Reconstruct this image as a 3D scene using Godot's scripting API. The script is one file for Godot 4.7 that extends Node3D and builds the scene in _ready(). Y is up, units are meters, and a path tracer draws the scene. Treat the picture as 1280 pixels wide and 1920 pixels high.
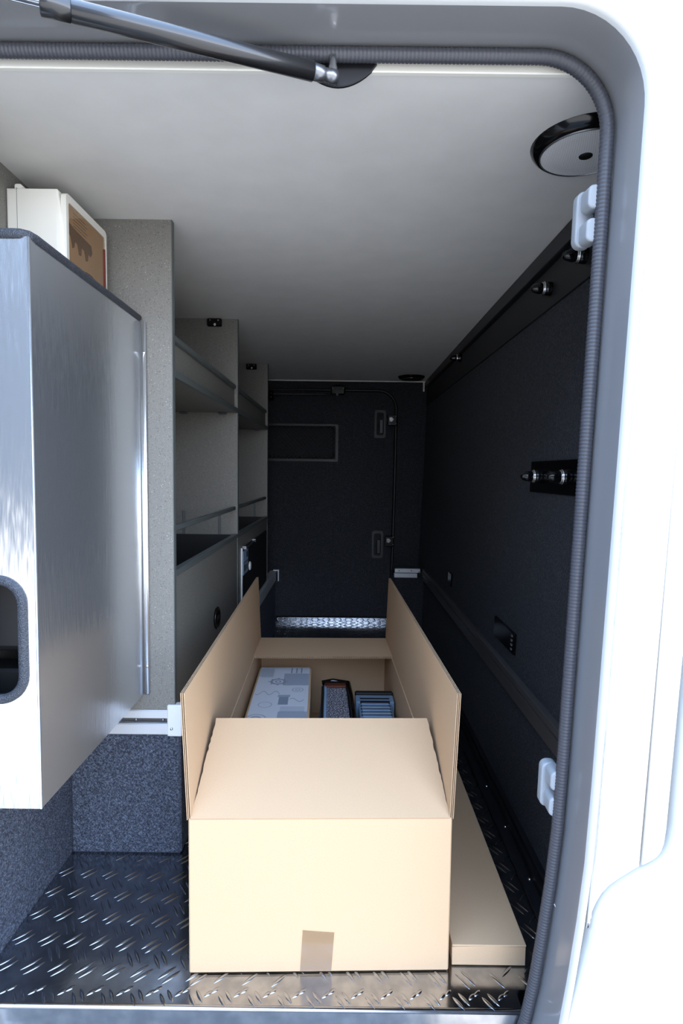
extends Node3D
# Rear garage of a motorhome seen through its open side hatch.
const ZF := -2.07      # inner face of the far wall
const H := 1.195       # underside of the ceiling
const CS := 0.005       # rise of the ceiling towards the hatch
const XP := -0.315     # front plane of the shelf bays
const TILT := 0.0666   # lean of the near side wall (radians)

var rng := RandomNumberGenerator.new()
var M := {}
var HT := Transform3D(Basis(Vector3(1, 0, 0), TILT), Vector3(0, 0, 0.06))   # frame of the hatch wall

# ------------------------------------------------------------------ helpers
func S(smooth := false) -> SurfaceTool:
	var st := SurfaceTool.new()
	st.begin(Mesh.PRIMITIVE_TRIANGLES)
	st.set_smooth_group(0 if smooth else -1)
	return st

func smooth(st: SurfaceTool, on: bool) -> void:
	st.set_smooth_group(0 if on else -1)

func tri(st: SurfaceTool, a: Vector3, b: Vector3, c: Vector3) -> void:
	st.add_vertex(a); st.add_vertex(c); st.add_vertex(b)

func face(st: SurfaceTool, p: Array, out: Vector3) -> void:
	var n: Vector3 = (p[1] - p[0]).cross(p[2] - p[0])
	var q := p
	if n.dot(out) < 0.0:
		q = p.duplicate(); q.reverse()
	for i in range(1, q.size() - 1):
		tri(st, q[0], q[i], q[i + 1])

func box(st: SurfaceTool, lo: Vector3, hi: Vector3, b := 0.0, t := Transform3D.IDENTITY) -> void:
	var c := (lo + hi) * 0.5
	var h := (hi - lo) * 0.5
	b = min(b, min(h.x, min(h.y, h.z)) * 0.9)
	for i in 3:
		var u := (i + 1) % 3
		var v := (i + 2) % 3
		for s in [-1.0, 1.0]:
			var pts := []
			for k in [[-1, -1], [1, -1], [1, 1], [-1, 1]]:
				var p := Vector3.ZERO
				p[i] = s * h[i]; p[u] = k[0] * (h[u] - b); p[v] = k[1] * (h[v] - b)
				pts.append(t * (c + p))
			var o := Vector3.ZERO
			o[i] = s
			face(st, pts, t.basis * o)
	if b <= 0.0:
		return
	for i in 3:
		var j := (i + 1) % 3
		var k := (i + 2) % 3
		for s in [-1.0, 1.0]:
			for r in [-1.0, 1.0]:
				var a1 := Vector3.ZERO
				a1[i] = s * h[i]; a1[j] = r * (h[j] - b); a1[k] = -(h[k] - b)
				var a2 := a1
				a2[k] = h[k] - b
				var b1 := Vector3.ZERO
				b1[i] = s * (h[i] - b); b1[j] = r * h[j]; b1[k] = -(h[k] - b)
				var b2 := b1
				b2[k] = h[k] - b
				var o := Vector3.ZERO
				o[i] = s; o[j] = r
				face(st, [t * (c + a1), t * (c + a2), t * (c + b2), t * (c + b1)], t.basis * o)
	for x in [-1.0, 1.0]:
		for y in [-1.0, 1.0]:
			for z in [-1.0, 1.0]:
				var g := Vector3(x, y, z)
				face(st, [t * (c + g * Vector3(h.x, h.y - b, h.z - b)), t * (c + g * Vector3(h.x - b, h.y, h.z - b)), t * (c + g * Vector3(h.x - b, h.y - b, h.z))], t.basis * g)

func loft(st: SurfaceTool, rings: Array, ring_closed := true, path_closed := false) -> void:
	var n: int = rings[0].size()
	var m := rings.size()
	for i in (m if path_closed else m - 1):
		var a = rings[i]
		var b = rings[(i + 1) % m]
		for j in (n if ring_closed else n - 1):
			var k := (j + 1) % n
			tri(st, a[j], a[k], b[k]); tri(st, a[j], b[k], b[j])

func fan(st: SurfaceTool, ring: Array) -> void:
	var c := Vector3.ZERO
	for p in ring: c += p
	c /= ring.size()
	for j in ring.size():
		tri(st, c, ring[j], ring[(j + 1) % ring.size()])

func tube(st: SurfaceTool, path: Array, r, sides := 8, closed := false, caps := true) -> void:
	var rings := []
	var n := path.size()
	var up := Vector3.ZERO
	for i in n:
		var prev: Vector3 = path[(i - 1 + n) % n] if (closed or i > 0) else path[i]
		var nxt: Vector3 = path[(i + 1) % n] if (closed or i < n - 1) else path[i]
		var d := (nxt - prev).normalized()
		if up == Vector3.ZERO:
			up = d.cross(Vector3.UP if absf(d.y) < 0.9 else Vector3.RIGHT).normalized()
		up = (up - d * up.dot(d)).normalized()
		var sd := d.cross(up)
		var rad: float = r[i] if r is Array else r
		var ring := []
		for k in sides:
			var a := TAU * k / sides
			ring.append(path[i] + (up * cos(a) + sd * sin(a)) * rad)
		rings.append(ring)
	loft(st, rings, true, closed)
	if caps and not closed:
		fan(st, rings[0]); fan(st, rings[n - 1])

# profile of [radius, height] turned about the y axis of t
func lathe(st: SurfaceTool, prof: Array, t := Transform3D.IDENTITY, sides := 24) -> void:
	var rings := []
	for p in prof:
		var ring := []
		for k in sides:
			var a := TAU * k / sides
			ring.append(t * Vector3(cos(a) * p[0], p[1], sin(a) * p[0]))
		rings.append(ring)
	loft(st, rings)

func inset(p: Array, d: float) -> Array:
	var out := []
	var n := p.size()
	for i in n:
		var e1: Vector2 = (p[i] - p[(i - 1 + n) % n]).normalized()
		var e2: Vector2 = (p[(i + 1) % n] - p[i]).normalized()
		var n1 := Vector2(-e1.y, e1.x)
		var n2 := Vector2(-e2.y, e2.x)
		var b := (n1 + n2).normalized()
		out.append(p[i] + b * d / max(0.4, b.dot(n1)))
	return out

# a flat counter-clockwise outline given thickness along z, front edge rounded with radius r
func extrude(st: SurfaceTool, p: Array, z0: float, z1: float, r := 0.0, steps := 1, t := Transform3D.IDENTITY, soft := true, min_x := -INF) -> void:
	if soft: st.set_smooth_group(0)
	var rings := []
	var lift := func(q: Array, z: float) -> Array:
		var o := []
		for v in q: o.append(t * Vector3(v.x, v.y, z))
		return o
	rings.append(lift.call(p, z0))
	rings.append(lift.call(p, z1 - r))
	var top := p
	if r > 0.0:
		for k in range(1, steps + 1):
			var a := PI / 2 * k / steps
			top = inset(p, r * (1.0 - cos(a)))
			for i in top.size(): top[i] = Vector2(maxf(top[i].x, min_x), top[i].y)
			rings.append(lift.call(top, z1 - r + r * sin(a)))
	loft(st, rings)
	if soft: st.set_smooth_group(1)
	for e in [[p, z0, -1.0], [top, z1, 1.0]]:
		var idx := Geometry2D.triangulate_polygon(PackedVector2Array(p))
		var q = lift.call(e[0], e[1])
		for i in range(0, idx.size(), 3):
			face(st, [q[idx[i]], q[idx[i + 1]], q[idx[i + 2]]], t.basis * Vector3(0, 0, e[2]))
	if soft: st.set_smooth_group(0)

# plate with a hole: both outlines have the same number of points
func ring_plate(st: SurfaceTool, inner: Array, outer: Array, z0: float, z1: float, t := Transform3D.IDENTITY) -> void:
	var r := []
	for e in [[inner, z0], [inner, z1], [outer, z1], [outer, z0]]:
		var o := []
		for v in e[0]: o.append(t * Vector3(v.x, v.y, e[1]))
		r.append(o)
	loft(st, r, true, true)

func mesh(st: SurfaceTool) -> ArrayMesh:
	st.generate_normals()
	return st.commit()

func put(called: String, m: Mesh, material: Material, parent: Node = self, where := Transform3D.IDENTITY) -> MeshInstance3D:
	var o := MeshInstance3D.new()
	o.name = called
	o.mesh = m
	o.material_override = material
	o.transform = where
	o.cast_shadow = GeometryInstance3D.SHADOW_CASTING_SETTING_ON
	parent.add_child(o, true)
	return o

func part(called: String, st: SurfaceTool, material: Material, parent: Node = self) -> MeshInstance3D:
	return put(called, mesh(st), material, parent)

func tag(o: Node, label: String, category: String, group := "") -> void:
	o.set_meta("label", label)
	o.set_meta("category", category)
	if group != "": o.set_meta("group", group)

func numbered(called: String) -> String:
	if not has_node(called): return called
	var i := 1
	while has_node("%s_%03d" % [called, i]): i += 1
	return "%s_%03d" % [called, i]

func thing(called: String, label: String, category: String, where := Transform3D.IDENTITY, group := "") -> Node3D:
	var o := Node3D.new()
	o.name = numbered(called)
	o.transform = where
	add_child(o)
	tag(o, label, category, group)
	return o

func structure(o: Node, label: String, category := "wall") -> Node:
	o.set_meta("kind", "structure")
	tag(o, label, category)
	return o

func hz(z: float) -> float:
	return H + CS * (z - ZF)

func at(p: Vector3) -> Transform3D:
	return Transform3D(Basis.IDENTITY, p)

# rounded rectangle outline, counter-clockwise
func rrect(x0: float, y0: float, x1: float, y1: float, r: float, n := 6) -> Array:
	var out := []
	for c in [[x1 - r, y0 + r, -PI / 2], [x1 - r, y1 - r, 0.0], [x0 + r, y1 - r, PI / 2], [x0 + r, y0 + r, PI]]:
		for k in n + 1:
			var a: float = c[2] + PI / 2 * k / n
			out.append(Vector2(c[0] + cos(a) * r, c[1] + sin(a) * r))
	return out

func circle(cx: float, cy: float, r: float, n := 24) -> Array:
	var out := []
	for k in n: out.append(Vector2(cx + cos(TAU * k / n) * r, cy + sin(TAU * k / n) * r))
	return out

# the points of a hole pushed out to a rectangle around it
func pushed(hole: Array, lo: Vector2, hi: Vector2) -> Array:
	var c := Vector2.ZERO
	for p in hole: c += p
	c /= hole.size()
	var out := []
	var used := {}
	for p in hole:
		var d: Vector2 = p - c
		var s := INF
		if absf(d.x) > 1e-6: s = min(s, ((hi.x if d.x > 0 else lo.x) - c.x) / d.x)
		if absf(d.y) > 1e-6: s = min(s, ((hi.y if d.y > 0 else lo.y) - c.y) / d.y)
		out.append(c + d * s)
	for corner in [lo, hi, Vector2(lo.x, hi.y), Vector2(hi.x, lo.y)]:
		var best := -1
		for i in out.size():
			if not used.has(i) and (best < 0 or out[i].distance_to(corner) < out[best].distance_to(corner)): best = i
		out[best] = corner
		used[best] = true
	return out

# even points along a closed polyline
func resample(p: Array, step: float) -> Array:
	var out := []
	var n := p.size()
	var carry := 0.0
	for i in n:
		var a: Vector2 = p[i]
		var b: Vector2 = p[(i + 1) % n]
		var l := a.distance_to(b)
		var d := carry
		while d < l:
			out.append(a.lerp(b, d / l)); d += step
		carry = d - l
	return out

# ------------------------------------------------------------------ materials
func mat(c: Color, rough := 0.6, metal := 0.0) -> StandardMaterial3D:
	var m := StandardMaterial3D.new()
	m.albedo_color = c
	m.roughness = rough
	m.metallic = metal
	return m

func noise_tex(freq: float, seed_: int, cols: Array, offs: Array, size := 512, oct := 4, kind := FastNoiseLite.TYPE_SIMPLEX_SMOOTH) -> NoiseTexture2D:
	var n := FastNoiseLite.new()
	n.noise_type = kind
	n.seed = seed_
	n.frequency = freq
	n.fractal_octaves = oct
	var g := Gradient.new()
	g.colors = PackedColorArray(cols)
	g.offsets = PackedFloat32Array(offs)
	var t := NoiseTexture2D.new()
	t.width = size; t.height = size
	t.seamless = true
	t.noise = n
	t.color_ramp = g
	return t

func noise_normal(freq: float, seed_: int, strength: float, size := 512) -> NoiseTexture2D:
	var t := noise_tex(freq, seed_, [Color.BLACK, Color.WHITE], [0.0, 1.0], size, 3)
	t.color_ramp = null
	t.as_normal_map = true
	t.bump_strength = strength
	return t

func tri_map(m: StandardMaterial3D, tex: Texture2D, s: float, normal: Texture2D = null, ns := 1.0) -> StandardMaterial3D:
	m.uv1_triplanar = true
	m.uv1_scale = Vector3(s, s, s)
	m.albedo_texture = tex
	if normal:
		m.normal_enabled = true
		m.normal_texture = normal
		m.normal_scale = ns
	return m

func speckle_image(base: Color, var_: float, specks: Array, size := 512, seed_ := 3) -> ImageTexture:
	var r := RandomNumberGenerator.new()
	r.seed = seed_
	var im := Image.create(size, size, false, Image.FORMAT_RGB8)
	for y in size:
		for x in size:
			var v := r.randf_range(-var_, var_)
			im.set_pixel(x, y, Color(base.r + v, base.g + v, base.b + v))
	for s in specks:
		for k in int(s[1]):
			var px := r.randi_range(0, size - 3)
			var py := r.randi_range(0, size - 3)
			im.fill_rect(Rect2i(px, py, r.randi_range(1, s[2]), r.randi_range(1, s[2])), s[0])
	return ImageTexture.create_from_image(im)

# needle felt: random fibre tufts at three sizes
func felt(dark: Color, light: Color, seed_: int) -> StandardMaterial3D:
	var r := RandomNumberGenerator.new()
	r.seed = seed_
	var size := 512
	var layers := []
	for n in [512, 256, 128]:
		var im := Image.create(n, n, false, Image.FORMAT_RGB8)
		for y in n:
			for x in n:
				var v := r.randf()
				im.set_pixel(x, y, Color(v, v, v))
		if n < size: im.resize(size, size, Image.INTERPOLATE_CUBIC)
		layers.append(im)
	var col := Image.create(size, size, false, Image.FORMAT_RGB8)
	var bump := Image.create(size, size, false, Image.FORMAT_RGB8)
	for y in size:
		for x in size:
			var v: float = layers[0].get_pixel(x, y).r * 0.25 + layers[1].get_pixel(x, y).r * 0.45 + layers[2].get_pixel(x, y).r * 0.30
			var u := clampf((v - 0.5) * 1.5 + 0.42, 0.0, 1.0)
			col.set_pixel(x, y, dark.lerp(light, u))
			bump.set_pixel(x, y, Color(v, v, v))
	bump.bump_map_to_normal_map(4.0)
	return tri_map(mat(Color(1, 1, 1), 0.96), ImageTexture.create_from_image(col), 3.0, ImageTexture.create_from_image(bump), 0.8)

func make_materials() -> void:
	M.ceiling = tri_map(mat(Color(1, 1, 1), 0.55), noise_tex(0.01, 4, [Color(0.855, 0.85, 0.835), Color(0.885, 0.88, 0.865)], [0.0, 1.0]), 2.0)
	M.white_edge = mat(Color(0.90, 0.89, 0.85), 0.5)
	M.black_carpet = felt(Color(0.075, 0.082, 0.10), Color(0.27, 0.28, 0.305), 21)
	M.blue_carpet = felt(Color(0.11, 0.125, 0.165), Color(0.46, 0.495, 0.56), 22)
	M.board = tri_map(mat(Color(1, 1, 1), 0.5), speckle_image(Color(0.455, 0.445, 0.42), 0.05, [[Color(0.58, 0.57, 0.54), 2600, 2], [Color(0.80, 0.78, 0.74), 350, 2], [Color(0.33, 0.325, 0.31), 2200, 3]]), 4.0)
	M.board_edge = mat(Color(0.36, 0.38, 0.375), 0.45)
	M.black_board = mat(Color(0.045, 0.045, 0.05), 0.6)
	M.black_plastic = mat(Color(0.06, 0.06, 0.068), 0.5)
	M.black_gloss = mat(Color(0.025, 0.025, 0.03), 0.14)
	M.dark_rail = mat(Color(0.27, 0.26, 0.255), 0.42)
	M.dark_metal = mat(Color(0.13, 0.13, 0.145), 0.4, 0.3)
	M.rubber = mat(Color(0.27, 0.275, 0.30), 0.42)
	M.trim_rubber = tri_map(mat(Color(1, 1, 1), 0.5), noise_tex(0.12, 31, [Color(0.17, 0.18, 0.205), Color(0.27, 0.285, 0.315)], [0.3, 0.7], 256), 14.0, noise_normal(0.13, 32, 8.0, 256), 1.0)
	M.frame = mat(Color(0.52, 0.525, 0.535), 0.22)
	M.frame.clearcoat_enabled = true
	M.frame.clearcoat = 0.6
	M.frame.clearcoat_roughness = 0.05
	M.lip = mat(Color(0.86, 0.87, 0.87), 0.2)
	M.body_white = mat(Color(0.90, 0.90, 0.89), 0.22)
	M.body_white.clearcoat_enabled = true
	M.body_white.clearcoat = 0.6
	M.latch_grey = mat(Color(0.60, 0.62, 0.64), 0.38)
	M.chrome = mat(Color(0.86, 0.87, 0.88), 0.12, 1.0)
	M.steel_grey = mat(Color(0.55, 0.56, 0.58), 0.32, 0.9)
	M.strut_black = mat(Color(0.045, 0.045, 0.055), 0.16)
	M.strut_black.clearcoat_enabled = true
	M.strut_black.clearcoat = 1.0
	M.profile = mat(Color(0.80, 0.81, 0.82), 0.38, 0.25)
	M.cap_white = mat(Color(0.86, 0.87, 0.89), 0.4)
	# bright sheet aluminium with fine vertical draw lines
	M.sheet = mat(Color(0.86, 0.87, 0.88), 0.25, 0.9)
	M.sheet.uv1_triplanar = true
	M.sheet.uv1_scale = Vector3(7.0, 0.35, 7.0)
	M.sheet.normal_enabled = true
	M.sheet.normal_texture = noise_normal(0.05, 77, 1.2)
	M.sheet.normal_scale = 0.25
	M.sheet_front = M.sheet.duplicate()
	M.sheet_front.roughness = 0.21
	M.sheet_front.metallic = 1.0
	M.tread = tri_map(mat(Color(1, 1, 1), 0.17, 1.0), noise_tex(0.02, 51, [Color(0.64, 0.655, 0.68), Color(0.74, 0.75, 0.765)], [0.2, 0.8]), 2.5, noise_normal(0.03, 52, 1.0), 0.08)
	M.card = tri_map(mat(Color(1, 1, 1), 0.85), noise_tex(0.16, 61, [Color(0.765, 0.635, 0.495), Color(0.775, 0.645, 0.505), Color(0.79, 0.66, 0.52)], [0.2, 0.5, 0.85], 512, 4), 6.0)
	M.card_core = mat(Color(0.62, 0.54, 0.45), 0.9)
	M.tape = mat(Color(0.66, 0.53, 0.38, 0.40), 0.16)
	M.tape.transparency = BaseMaterial3D.TRANSPARENCY_ALPHA
	M.cream = mat(Color(0.91, 0.90, 0.86), 0.4)
	M.tan = mat(Color(0.82, 0.68, 0.49), 0.6)
	M.amber = mat(Color(0.55, 0.36, 0.16, 0.22), 0.08)
	M.amber.transparency = BaseMaterial3D.TRANSPARENCY_ALPHA
	M.red = mat(Color(0.45, 0.06, 0.05), 0.5)
	M.white = mat(Color(0.88, 0.88, 0.87), 0.5)
	M.blue_plastic = mat(Color(0.47, 0.56, 0.65), 0.35)
	M.blue_sheet = mat(Color(0.55, 0.66, 0.78), 0.4)
	M.foil = tri_map(mat(Color(1, 1, 1), 0.22), noise_tex(0.12, 71, [Color(0.20, 0.20, 0.24), Color(0.45, 0.45, 0.50), Color(0.92, 0.92, 0.95)], [0.35, 0.55, 0.70], 256), 9.0, noise_normal(0.11, 72, 9.0, 256), 1.0)
	M.rust = mat(Color(0.36, 0.17, 0.10), 0.5)
	M.ground = tri_map(mat(Color(1, 1, 1), 0.9), noise_tex(0.05, 81, [Color(0.42, 0.415, 0.41), Color(0.52, 0.515, 0.50)], [0.2, 0.8]), 0.4)
	M.cladding = tri_map(mat(Color(1, 1, 1), 0.7), noise_tex(0.02, 91, [Color(0.19, 0.225, 0.27), Color(0.24, 0.275, 0.32)], [0.2, 0.8]), 0.2)
	var g := Image.create(256, 256, false, Image.FORMAT_RGB8)
	g.fill(Color(0.93, 0.93, 0.93))
	for y in 16:
		for x in 16:
			for dy in range(-4, 5):
				for dx in range(-4, 5):
					if dx * dx + dy * dy <= 17:
						g.set_pixel(posmod(x * 16 + (8 if y % 2 else 0) + dx, 256), posmod(y * 16 + dy, 256), Color(0.60, 0.60, 0.61))
	M.grille = tri_map(mat(Color(1, 1, 1), 0.4, 0.0), ImageTexture.create_from_image(g), 26.0)

func _ready() -> void:
	rng.seed = 11
	# ---- camera
	var pitch := deg_to_rad(3.9)
	var roll := deg_to_rad(0.7)
	var up := Vector3(0, cos(pitch), -sin(pitch))
	var right := Vector3.RIGHT * cos(roll) + up * sin(roll)
	var up2 := up * cos(roll) - Vector3.RIGHT * sin(roll)
	var cam := Camera3D.new()
	cam.name = "camera"
	cam.fov = rad_to_deg(2.0 * atan(960.0 / 1100.0))
	cam.near = 0.02
	cam.transform = Transform3D(Basis(right, up2, right.cross(up2)), Vector3(0, 0.75, 0.83))
	add_child(cam)
	cam.current = true
	# ---- sky, sun, exposure
	var sky_mat := ProceduralSkyMaterial.new()
	sky_mat.sky_top_color = Color(0.56, 0.66, 0.80)
	sky_mat.sky_horizon_color = Color(0.88, 0.89, 0.91)
	sky_mat.sky_curve = 0.18
	sky_mat.ground_bottom_color = Color(0.45, 0.43, 0.40)
	sky_mat.ground_horizon_color = Color(0.62, 0.62, 0.60)
	sky_mat.sky_energy_multiplier = 2.05
	sky_mat.sun_angle_max = 1.0
	var sky := Sky.new()
	sky.sky_material = sky_mat
	var env := Environment.new()
	env.background_mode = Environment.BG_SKY
	env.sky = sky
	env.tonemap_mode = Environment.TONE_MAPPER_LINEAR
	env.tonemap_exposure = 2.08
	env.sdfgi_enabled = true
	env.ssao_enabled = true
	env.ssil_enabled = true
	var we := WorldEnvironment.new()
	we.name = "world_environment"
	we.environment = env
	add_child(we)
	var sun := DirectionalLight3D.new()
	sun.name = "sun"
	sun.light_color = Color(1.0, 0.965, 0.91)
	sun.light_energy = 3.9
	sun.light_angular_distance = 0.53
	sun.shadow_enabled = true
	add_child(sun)
	var to_sun := Vector3(0.35, 1.9, -0.85).normalized()      # behind the vehicle: its near side is in open shade
	sun.look_at_from_position(to_sun * 5.0, Vector3.ZERO, Vector3.RIGHT)
	make_materials()
	build_shell()
	build_hatch()
	build_floor()
	build_far_wall()
	build_right_wall()
	build_shelves()
	build_aluminium_box()
	build_charger()
	build_strut()
	build_speakers()
	build_carton()
	build_contents()
	build_tray()

# ------------------------------------------------------------------ the shell of the garage
func build_shell() -> void:
	var st := S()
	var rise := Transform3D(Basis(Vector3(1, 0, 0), -CS), Vector3(0, H, ZF))
	box(st, Vector3(-0.56, 0, -0.03), Vector3(0.45, 0.03, 0.128 - ZF), 0.001, rise)
	var ce = structure(part("ceiling", st, M.ceiling), "pale white ceiling board over the garage", "ceiling")
	st = S()
	box(st, Vector3(-0.5, -0.002, 0.124 - ZF), Vector3(0.40, 0.010, 0.131 - ZF), 0.001, rise)
	part("edge_strip", st, M.white_edge, ce)
	st = S()
	box(st, Vector3(-0.5, H - 0.005, ZF), Vector3(0.42, H, ZF + 0.008), 0.001)
	part("edge_strip", st, M.white_edge, ce)
	st = S()
	box(st, Vector3(0.388, H - 0.05, ZF + 0.01), Vector3(0.396, H - 0.006, ZF + 0.02), 0.001, Transform3D(Basis(Vector3(0, 0, 1), 0.0), Vector3.ZERO))
	part("corner_strip", st, M.white_edge, ce)
	# left wall: grey board above, blue carpet below, a pale profile between
	st = S()
	box(st, Vector3(-0.555, 0.29, ZF), Vector3(-0.515, H + 0.012, 0.10))
	var wl = structure(part("wall_left", st, M.board), "speckled grey board wall behind the shelves and charger")
	st = S()
	box(st, Vector3(-0.56, -0.01, -0.28), Vector3(-0.52, 0.24, 0.09), 0.002)
	part("carpet_panel", st, M.blue_carpet, wl)
	st = S()
	box(st, Vector3(-0.56, 0.24, -0.28), Vector3(-0.512, 0.29, 0.09), 0.003)
	part("profile", st, M.profile, wl)
	# rear wall of the vehicle, on the right, leaning out a little
	var lean := Transform3D(Basis(Vector3(0, 0, 1), -0.0326), Vector3(0.376, 0, 0))
	st = S()
	box(st, Vector3(0, -0.06, ZF - 0.03), Vector3(0.035, H + 0.03, 0.12), 0.0, lean)
	structure(part("wall_right", st, M.black_carpet), "black felt carpet covering the long right wall")
	# vehicle body outside: casts the shade in which the camera stands
	var shell := Node3D.new()
	shell.name = "vehicle_body"
	add_child(shell)
	structure(shell, "white motorhome body around and above the garage", "vehicle")
	var t := M.body_white as Material
	st = S(); box(st, Vector3(-5.5, 2.3, ZF - 0.12), Vector3(0.47, 2.36, 0.30)); part("roof", st, t, shell)
	st = S(); box(st, Vector3(-5.5, -0.30, ZF - 0.10), Vector3(0.47, 2.3, ZF - 0.06)); part("far_side", st, t, shell)
	st = S(); box(st, Vector3(0.435, -0.30, ZF - 0.06), Vector3(0.465, 2.3, 0.10)); part("rear_end", st, t, shell)
	st = S(); box(st, Vector3(-5.5, -0.30, -0.02), Vector3(-0.80, 2.3, 0.12)); part("near_side", st, t, shell)
	st = S(); box(st, Vector3(-5.5, -0.12, ZF - 0.06), Vector3(0.44, -0.06, 0.0)); part("chassis_floor", st, M.black_board, shell)
	st = S()
	box(st, Vector3(-40, -0.72, -40), Vector3(40, -0.62, 40))
	structure(part("ground", st, M.ground), "pale grey paved ground outside the vehicle", "ground")

	# hall across the yard, mirrored in the bright aluminium and the gloss of the frame
	var hall := thing("hall_building", "low blue-grey industrial hall across the yard from the vehicle", "building", at(Vector3(0, -0.62, 9)))
	st = S(); box(st, Vector3(-30, 0, 0), Vector3(-3.3, 6.2, 8), 0.02); part("wall", st, M.cladding, hall)
	st = S(); box(st, Vector3(-30.3, 6.2, -0.3), Vector3(-3.0, 6.5, 8.3), 0.02); part("roof_edge", st, M.dark_rail, hall)

# outline of the opening along the middle of its seal, counter-clockwise, grown by o
func opening(o: float) -> Array:
	var p := [Vector2(-0.45, -0.10), Vector2(0.20, -0.10), Vector2(0.226, -0.094), Vector2(0.242, -0.078), Vector2(0.253, -0.05), Vector2(0.264, -0.012), Vector2(0.2735, 0.05), Vector2(0.280, 0.115), Vector2(0.287, 0.2), Vector2(0.2915, 0.28), Vector2(0.293, 0.38), Vector2(0.2945, 0.7), Vector2(0.2955, 1.0)]
	for k in 13:
		var a := PI / 2 * k / 12
		p.append(Vector2(0.2155 + cos(a) * 0.080, 1.137 + sin(a) * 0.080))
	for k in 9:
		var a := PI / 2 + PI / 2 * k / 8
		p.append(Vector2(-0.43 + cos(a) * 0.08, 1.137 + sin(a) * 0.08))
	p.append(Vector2(-0.51, 0.0))
	p.append(Vector2(-0.49, -0.08))
	return inset(p, -o) if o != 0.0 else p

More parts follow.
